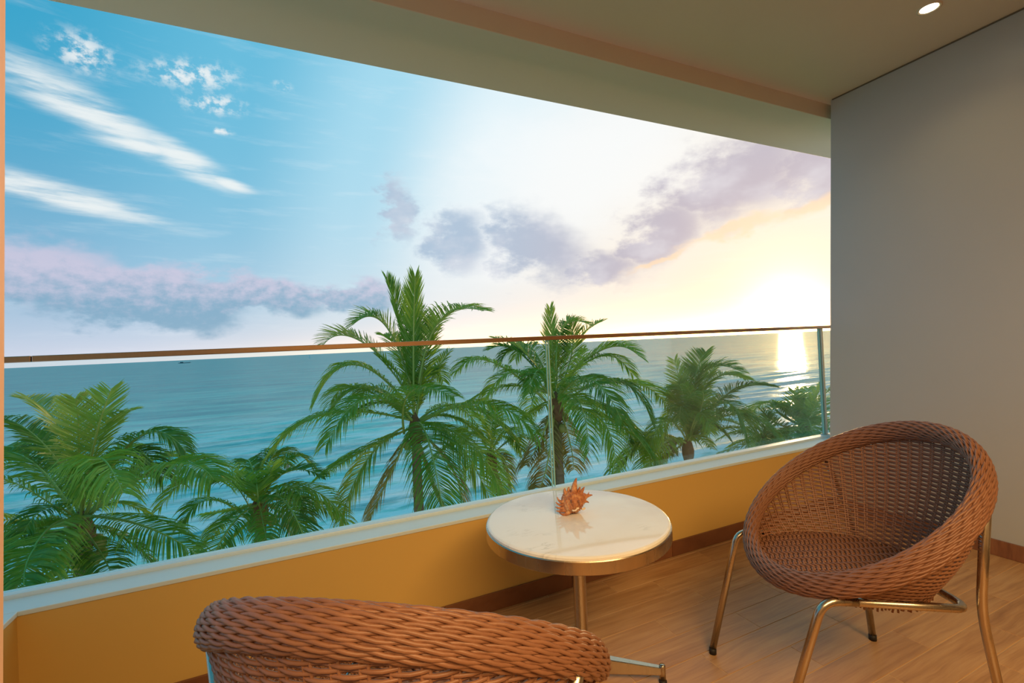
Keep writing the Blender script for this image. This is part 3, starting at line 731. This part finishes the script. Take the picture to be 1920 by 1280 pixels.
def palm(name_label, crown_px, dist, fronds, seed, trunk_r=.14, lean=(0, 0), coconuts=0, extra=0, group='coconut palms in front of the sea', scale=1.0, fill=None):
    C = at(crown_px[0], crown_px[1], dist); gz = SEA + .6
    root = empty('coconut_palm', (C[0] + lean[0], C[1] + lean[1], gz)); tag(root, name_label, 'palm tree', group)
    base = np.array(root.location); off = C - base
    r_ = np.random.default_rng(seed)
    n = 44; tt = np.linspace(0, 1, n)[:, None]; P = np.array([0, 0, 0]) * (1 - tt) + off * tt
    P[:, 0] -= (off[0] * np.sin(tt[:, 0] * np.pi) * .25); P[:, 1] -= (off[1] * np.sin(tt[:, 0] * np.pi) * .25)
    rad = trunk_r * (1.35 - .45 * tt[:, 0]) * (1 + .05 * (np.arange(n) % 2)); rad[:2] *= 1.5
    q = MB(); q.tube(P, rad, 12); q.obj('trunk', 'trunk', root, True)
    q = MB(); q.lathe([(.02, -.34), (trunk_r * 1.05, -.30), (trunk_r * 1.45, -.08), (trunk_r * 1.5, .05), (trunk_r * 1.1, .25), (trunk_r * .5, .42), (.02, .5)], 14)
    o = q.obj('crown_fibre', 'fibre', root, True); o.location = off
    for k in range(coconuts):
        a = k * 2.4; q = MB(); q.lathe([(.001, -.13), (.06, -.115), (.10, -.05), (.105, .02), (.08, .09), (.03, .12), (.001, .122)], 12)
        o = q.obj('coconut', 'coconut', root, True); o.location = off + np.array([math.cos(a) * trunk_r * 1.9, math.sin(a) * trunk_r * 1.9, -.22 - .12 * (k % 3)])
    for k, fd in enumerate(fronds):
        (mx_, my_), (tx_, ty_) = fd[0], fd[1]; opt = fd[2] if len(fd) > 2 else {}
        dm, dt = opt.get('d', ((r_.random() - .5) * 1.0 * scale, (r_.random() - .5) * 2.4 * scale))
        c0 = C + np.array([0, 0, .12 + .25 * r_.random()]) * scale
        if 'base' in opt: c0 = at(*opt['base'], dist + opt.get('bd', 0.0))
        Mi = at(mx_, my_, dist + dm); Ti = at(tx_, ty_, dist + dt)
        kw = {x_: opt[x_] for x_ in ('droop', 'material', 'leaflen', 'spread', 'leafw', 'dens') if x_ in opt}
        frond(root, c0 - base, Mi - base, Ti - base, seed * 100 + k, **kw)
    for k in range(extra):
        a = k * 2.39996 + seed; e_ = math.radians([12, 38, -14, 55, 25][k % 5] + 10 * (r_.random() - .5)); l_ = (2.5 + 1.0 * r_.random()) * scale
        hd = np.array([math.cos(a), math.sin(a), 0])
        Mi = C + hd * l_ * .52 * math.cos(e_) + UPV * (l_ * .52 * math.sin(e_) + .25); Ti = C + hd * l_ * .95 * math.cos(e_) + UPV * (l_ * .95 * math.sin(e_) - l_ * .38)
        frond(root, C - base + np.array([0, 0, .2]), Mi - base, Ti - base, seed * 1000 + k)
    return root
def cr(ox, oy, s_):                      # fronds noted on an enlarged view: top left corner and scale
    return lambda *l_: [tuple(((ox + a[0] / s_, oy + a[1] / s_) if isinstance(a, tuple) else ({**a, 'base': (ox + a['base'][0] / s_, oy + a['base'][1] / s_)} if 'base' in a else a)) for a in f_) for f_ in l_]
Y_ = dict(material='leaf_young'); D_ = dict(material='leaf_dry', droop=.9)
A = cr(0, 700, 3.1225)
palm('coconut palm with a cluster of coconuts at the far left, nearest the balcony', (153, 1002), 9.2, A(
    ((330, 290), (140, 145), {**Y_, 'droop': .1, 'base': (430, 640)}), ((460, 350), (440, 150), {**Y_, 'droop': .05, 'base': (450, 700)}), ((560, 370), (655, 85), {**Y_, 'droop': .05, 'base': (500, 700)}),
    ((620, 330), (780, 215), {**Y_, 'droop': .3, 'base': (520, 640)}), ((830, 360), (1085, 455), {'base': (560, 720), 'd': (-.3, -.2)}), ((960, 545), (1250, 620), {'base': (520, 830), 'droop': .9, 'd': (-.8, -1.4)}),
    ((820, 885), (1155, 1060), {'droop': .9, 'd': (-.6, -.8)}), ((560, 500), (720, 700), {'base': (480, 800), 'd': (-1.0, -1.8), 'droop': .9}), ((210, 370), (0, 260), {'base': (420, 640), 'droop': .3}),
    ((190, 520), (-60, 480), {}), ((200, 700), (-40, 600), {'d': (-.4, -.6)}), ((200, 860), (-30, 860), {'droop': .8}), ((215, 1010), (140, 1260), {'base': (420, 900), 'd': (-1.6, -2.6), 'droop': .7, 'leafw': .045}),
    ((590, 1050), (660, 1190), {'d': (-.8, -1.4)}), ((410, 1110), (360, 1240), {'d': (-1.0, -1.6), 'droop': .6}), ((120, 450), (-80, 560), {'d': (.8, 1.4)}), ((350, 480), (250, 330), {'d': (.8, 1.6), 'droop': .3}),
    ((690, 470), (820, 520), {'d': (.5, 1.0)}), ((650, 760), (860, 820), {'d': (.5, 1.2), 'droop': .8}), ((300, 780), (120, 960), {'d': (-.8, -1.5)}), ((720, 960), (900, 1110), {'d': (.3, .6), 'droop': .9})), 11, .15, coconuts=9, extra=9)
A = cr(300, 820, 5.053)
palm('short dark coconut palm between the far-left palm and the tall middle one', (487, 962), 11.0, A(
    ((480, 590), (190, 850), {'base': (860, 800), 'd': (-.8, -1.4), 'droop': .8}), ((700, 450), (500, 440), {'base': (880, 740), 'droop': .1}), ((1010, 430), (1085, 230), {'droop': .15}), ((1240, 460), (1410, 770), {'base': (1000, 560), 'droop': .8, 'd': (-.5, -1)}),
    ((1260, 310), (1550, 370), {'base': (1010, 480), 'droop': .3}), ((1350, 600), (1660, 730), {'droop': .9}), ((1240, 690), (1310, 880), {}), ((1150, 740), (1260, 960), {**D_}), ((980, 820), (1010, 980), {'d': (-1, -1.6)}),
    ((800, 850), (560, 1060), {}), ((680, 690), (420, 720), {'d': (.5, 1)}), ((860, 500), (760, 320), {'droop': .15}), ((920, 470), (900, 290), {'droop': .1}), ((1120, 560), (1330, 560), {'d': (.6, 1.2)}), ((640, 760), (480, 960), {'d': (.4, .8)})), 12, .13, coconuts=3, extra=7, scale=.8)
A = cr(500, 500, 2.56)
palm('tall coconut palm in the middle, rising above the handrail left of the glass joint', (779, 808), 12.5, A(
    ((650, 300), (575, 62), {'droop': .02, 'base': (690, 620), 'spread': .35}), ((705, 320), (713, 48), {'droop': .02, 'base': (705, 640), 'spread': .4}), ((830, 260), (1042, 212), {'base': (730, 560), 'droop': .35, **Y_}),
    ((560, 270), (412, 280), {'base': (690, 560), 'droop': .2, **Y_}), ((440, 350), (275, 372), {'base': (690, 580), 'droop': .15, **Y_}), ((430, 470), (235, 640), {'base': (690, 680), 'd': (-.5, -.9)}), ((440, 580), (305, 660), {'d': (.4, .8)}),
    ((300, 705), (25, 890), {'droop': .9, 'd': (-.5, -.8)}), ((470, 880), (260, 1010), {'droop': .8}), ((480, 930), (350, 1235), {'base': (660, 770), 'droop': .9, 'd': (-.9, -1.5), **Y_}), ((600, 980), (485, 1230), {**D_}),
    ((775, 1000), (855, 1175), {**D_}), ((1030, 655), (1290, 800), {'droop': 1.0, 'd': (-.8, -1.4)}), ((960, 830), (1130, 1090), {'droop': .8, 'd': (-1.0, -1.7)}), ((880, 960), (935, 1110), {**D_, 'd': (.3, .6)}),
    ((690, 600), (900, 625), {'base': (660, 800), 'd': (-1.2, -2.4)}), ((650, 430), (560, 330), {'d': (.5, 1.0), 'droop': .2}), ((760, 430), (800, 250), {'d': (.5, 1.0), 'droop': .15}), ((740, 400), (690, 200), {'d': (.6, 1.2), 'droop': .1}),
    ((880, 720), (1080, 860), {'d': (.5, 1.0), 'droop': .8}), ((560, 650), (420, 720), {'d': (.6, 1.3)}), ((640, 560), (520, 420), {'d': (-.3, -.5), 'droop': .4}), ((780, 560), (880, 400), {'d': (.6, 1.2), 'droop': .3})), 13, .13, coconuts=5, extra=9)
A = cr(860, 560, 3.555)
palm('coconut palm behind the vertical glass joint, second tallest', (1043, 768), 12.6, A(
    ((625, 350), (610, 60), {'droop': .05, 'base': (650, 620), 'spread': .45, **Y_}), ((700, 190), (880, 175), {'base': (650, 480), 'droop': .2, **Y_}), ((800, 270), (960, 150), {'base': (670, 520), 'droop': .1, **Y_}), ((450, 370), (240, 265), {'base': (600, 620), 'droop': .15, **Y_}),
    ((390, 350), (200, 340), {'base': (600, 600), 'droop': .3}), ((960, 380), (1160, 510), {'base': (680, 580), 'd': (.4, .8)}), ((980, 330), (1200, 380), {'base': (680, 560), 'droop': .3}), ((1060, 550), (1285, 815), {'base': (700, 690), 'droop': .9, 'd': (-.4, -.8)}),
    ((1150, 560), (1400, 730), {'base': (680, 640), 'd': (.8, 1.6), 'droop': .7}), ((790, 670), (870, 1010), {'d': (-1.2, -2.2), 'droop': .8}), ((970, 830), (1040, 1190), {'base': (720, 730), 'd': (-.8, -1.5), 'droop': .8}), ((1050, 830), (1190, 1010), {'droop': .9}),
    ((370, 580), (85, 670), {'droop': .9, 'd': (-.2, -.4)}), ((220, 420), (-10, 480), {'base': (580, 680), 'droop': .8, 'd': (-.6, -1.1)}), ((540, 950), (445, 1110), {**D_}), ((590, 1100), (530, 1260), {**D_}), ((740, 950), (765, 1140), {**D_}),
    ((660, 430), (680, 230), {'droop': .1, 'd': (.4, .9)}), ((780, 470), (830, 330), {'d': (-.6, -1.1), 'droop': .8}), ((540, 500), (430, 560), {'d': (-.5, -1)}), ((820, 560), (950, 520), {'d': (.5, 1)}), ((560, 720), (430, 800), {'d': (.6, 1.2)}), ((760, 330), (720, 150), {'d': (.5, 1), 'droop': .1})), 14, .13, coconuts=5, extra=9)
palm('leaning palm half hidden low between the two tall middle palms', (921, 868), 14.8, A(
    ((290, 920), (405, 1050), {'droop': .9}), ((120, 900), (20, 1000), {'droop': .9}), ((260, 840), (360, 830), {'droop': .5}), ((180, 830), (90, 780), {'droop': .3}), ((300, 1060), (355, 1290), {**D_, 'd': (-.3, -.4)}), ((230, 800), (260, 720), {'droop': .2}), ((120, 1040), (60, 1200), {'d': (.4, .8)})), 15, .13, lean=(.8, -1.0), extra=5, scale=.8)
A = cr(1180, 620, 4.571)
palm('bushy upright palm right of the table, in front of the golden water', (1290, 846), 13.6, A(
    ((470, 620), (385, 250), {'droop': .1, **Y_}), ((440, 480), (380, 660), {'base': (500, 900), 'droop': .6}), ((560, 430), (655, 180), {'droop': .1}), ((640, 360), (960, 350), {'base': (510, 820), 'droop': .3}), ((700, 430), (1010, 420), {'base': (520, 860), 'droop': .5, 'd': (.4, .8)}),
    ((860, 530), (1240, 480), {'base': (540, 880), 'droop': .4}), ((840, 620), (1030, 990), {'base': (530, 860), 'droop': .8, 'd': (-.8, -1.4)}), ((720, 850), (1090, 830), {'droop': .8}), ((390, 740), (225, 1010), {'droop': .9}), ((320, 760), (170, 1040), {'droop': .9, 'd': (-.6, -1.1)}),
    ((570, 900), (710, 1010), {}), ((360, 980), (340, 1060), {**D_}), ((330, 1080), (215, 1180), {**D_}), ((650, 800), (860, 930), {}), ((520, 560), (520, 300), {'droop': .1, 'd': (.4, .8)}), ((600, 560), (740, 300), {'droop': .25, 'd': (.4, .9)}),
    ((620, 640), (620, 520), {'d': (-.8, -1.7), 'droop': .7}), ((700, 640), (880, 560), {'d': (.7, 1.4)}), ((560, 700), (480, 460), {'d': (-.5, -1)}), ((420, 700), (300, 760), {'d': (.5, 1.0)})), 16, .115, scale=.9, extra=9)
palm('spiky low palm at the far right beside the end post of the glass', (1506, 812), 15.5, A(
    ((1420, 660), (1420, 490), {'droop': .05}), ((1370, 690), (1260, 610), {'droop': .1}), ((1460, 680), (1455, 500), {'droop': .05}), ((1560, 640), (1650, 470), {'droop': .15}), ((1580, 720), (1690, 560), {'droop': .3}), ((1390, 780), (1260, 700), {'droop': .2}),
    ((1320, 820), (1130, 670), {'droop': .2}), ((1310, 870), (1110, 800), {'droop': .5}), ((1560, 800), (1720, 700), {'droop': .5}), ((1600, 840), (1740, 830), {}), ((1500, 620), (1540, 480), {'droop': .1}), ((1530, 760), (1600, 620), {'d': (-.8, -1.4), 'droop': .6}), ((1400, 850), (1280, 900), {'d': (-.8, -1.3)}), ((1540, 860), (1640, 900), {'d': (-.8, -1.3)})), 17, .13, scale=.9, extra=6)
palm('low dense palm filling the gap just above the coping at the right', (1430, 838), 14.6, A(
    ((1080, 880), (900, 880), {'droop': .8}), ((1050, 920), (840, 1000), {'droop': .8}), ((1140, 840), (1060, 760), {'droop': .2}), ((1200, 850), (1290, 800), {}), ((1240, 880), (1400, 850), {'droop': .6}), ((1260, 920), (1440, 940), {'droop': .6}), ((1130, 930), (1100, 1050), {'d': (-.8, -1.2)}), ((1220, 940), (1280, 1030), {'d': (-.8, -1.2)}),
    ((980, 860), (760, 930), {'d': (.5, .9), 'droop': .8}), ((1180, 820), (1180, 720), {'droop': .1}), ((1060, 960), (760, 1050), {'d': (.3, .5)}), ((1300, 900), (1560, 900), {'d': (.4, .8)})), 18, .13, scale=.8, extra=6)

# ------------------------------------------------------------------ far boats and a bather
MAT['sail'] = paint('white_sail', (.9, .9, .9), .6); MAT['hull'] = paint('dark_hull', (.02, .09, .12), .6)
sb = empty('sailing_boat', tuple(on_z(581, 670.5, SEA))); tag(sb, 'tiny white sailing boat on the horizon', 'boat')
q = MB(); q.hexa([(-2.4, -.8, -.3), (2.2, -.8, -.3), (2.2, .8, -.3), (-2.4, .8, -.3)], [(-3.2, -1.1, .9), (3.6, -.3, .9), (3.6, .3, .9), (-3.2, 1.1, .9)]); q.obj('hull', 'sail', sb)
q = MB(); q.add([(-3.0, -.05, 1.4), (.4, -.05, 1.4), (.3, -.05, 9.0), (-3.0, .05, 1.4), (.4, .05, 1.4), (.3, .05, 9.0)], [(0, 1, 2), (5, 4, 3), (0, 3, 4, 1), (1, 4, 5, 2), (2, 5, 3, 0)]); q.obj('sail', 'sail', sb)
q = MB(); q.tube([(.5, 0, .8), (.5, 0, 9.4)], .1, 6); q.obj('mast', 'sail', sb)
fb = empty('fishing_boat', tuple(on_z(346, 680.5, SEA))); tag(fb, 'long low dark boat far out near the horizon at left', 'boat')
q = MB(); q.hexa([(-16, -2.5, -.8), (15, -2.5, -.8), (15, 2.5, -.8), (-16, 2.5, -.8)], [(-19, -3, 1.6), (20, -1, 2.2), (20, 1, 2.2), (-19, 3, 1.6)]); q.obj('hull', 'hull', fb)
q = MB(); q.box(-13, -4, -2, 2, 1.5, 4.4); q.obj('cabin', 'hull', fb, bevel=.2)
# bather standing in the shallow water
def skin_body(name, joints, edges, radii, material, parent):
    me = bpy.data.meshes.new(name); me.from_pydata(joints, edges, []); o = bpy.data.objects.new(name, me); COL.objects.link(o); o.parent = parent
    s_ = o.modifiers.new('skin', 'SKIN'); o.modifiers.new('sub', 'SUBSURF').levels = 1; o.modifiers['sub'].render_levels = 2
    for k, r_ in enumerate(radii): me.skin_vertices[0].data[k].radius = r_
    me.skin_vertices[0].data[0].use_root = True; me.materials.append(MAT[material]); return o
MAT['skin'] = paint('tanned_skin', (.62, .30, .16), .5); MAT['hair'] = paint('dark_hair', (.03, .018, .012), .6)
sw = on_z(540, 880, SEA); pe = empty('person', (sw[0], sw[1], SEA - .86)); tag(pe, 'bather with dark hair standing waist-deep in the sea beyond the short palm', 'person')
J = [(0, 0, .95), (0, 0, 1.15), (0, .0, 1.36), (0, 0, 1.47), (0, .0, 1.56), (0, 0, 1.69), (.19, 0, 1.38), (.25, -.02, 1.12), (.24, -.10, .90), (-.19, 0, 1.38), (-.25, -.02, 1.12), (-.24, -.10, .90), (.10, 0, .88), (.11, 0, .48), (.11, 0, .06), (.11, -.13, .03), (-.10, 0, .88), (-.11, 0, .48), (-.11, 0, .06), (-.11, -.13, .03)]
Ed = [(0, 1), (1, 2), (2, 3), (3, 4), (4, 5), (2, 6), (6, 7), (7, 8), (2, 9), (9, 10), (10, 11), (0, 12), (12, 13), (13, 14), (14, 15), (0, 16), (16, 17), (17, 18), (18, 19)]
Rd = [(.15, .11), (.14, .10), (.16, .10), (.06, .06), (.085, .095), (.075, .085), (.06, .06), (.045, .045), (.03, .03), (.06, .06), (.045, .045), (.03, .03), (.085, .085), (.06, .06), (.04, .04), (.035, .03), (.085, .085), (.06, .06), (.04, .04), (.035, .03)]
skin_body('body', J, Ed, Rd, 'skin', pe)
q = MB(); q.lathe([(.096, -.02), (.104, .05), (.088, .11), (.05, .14), (.001, .15)], 14, (0, .012, 1.62)); q.obj('hair', 'hair', pe, True)
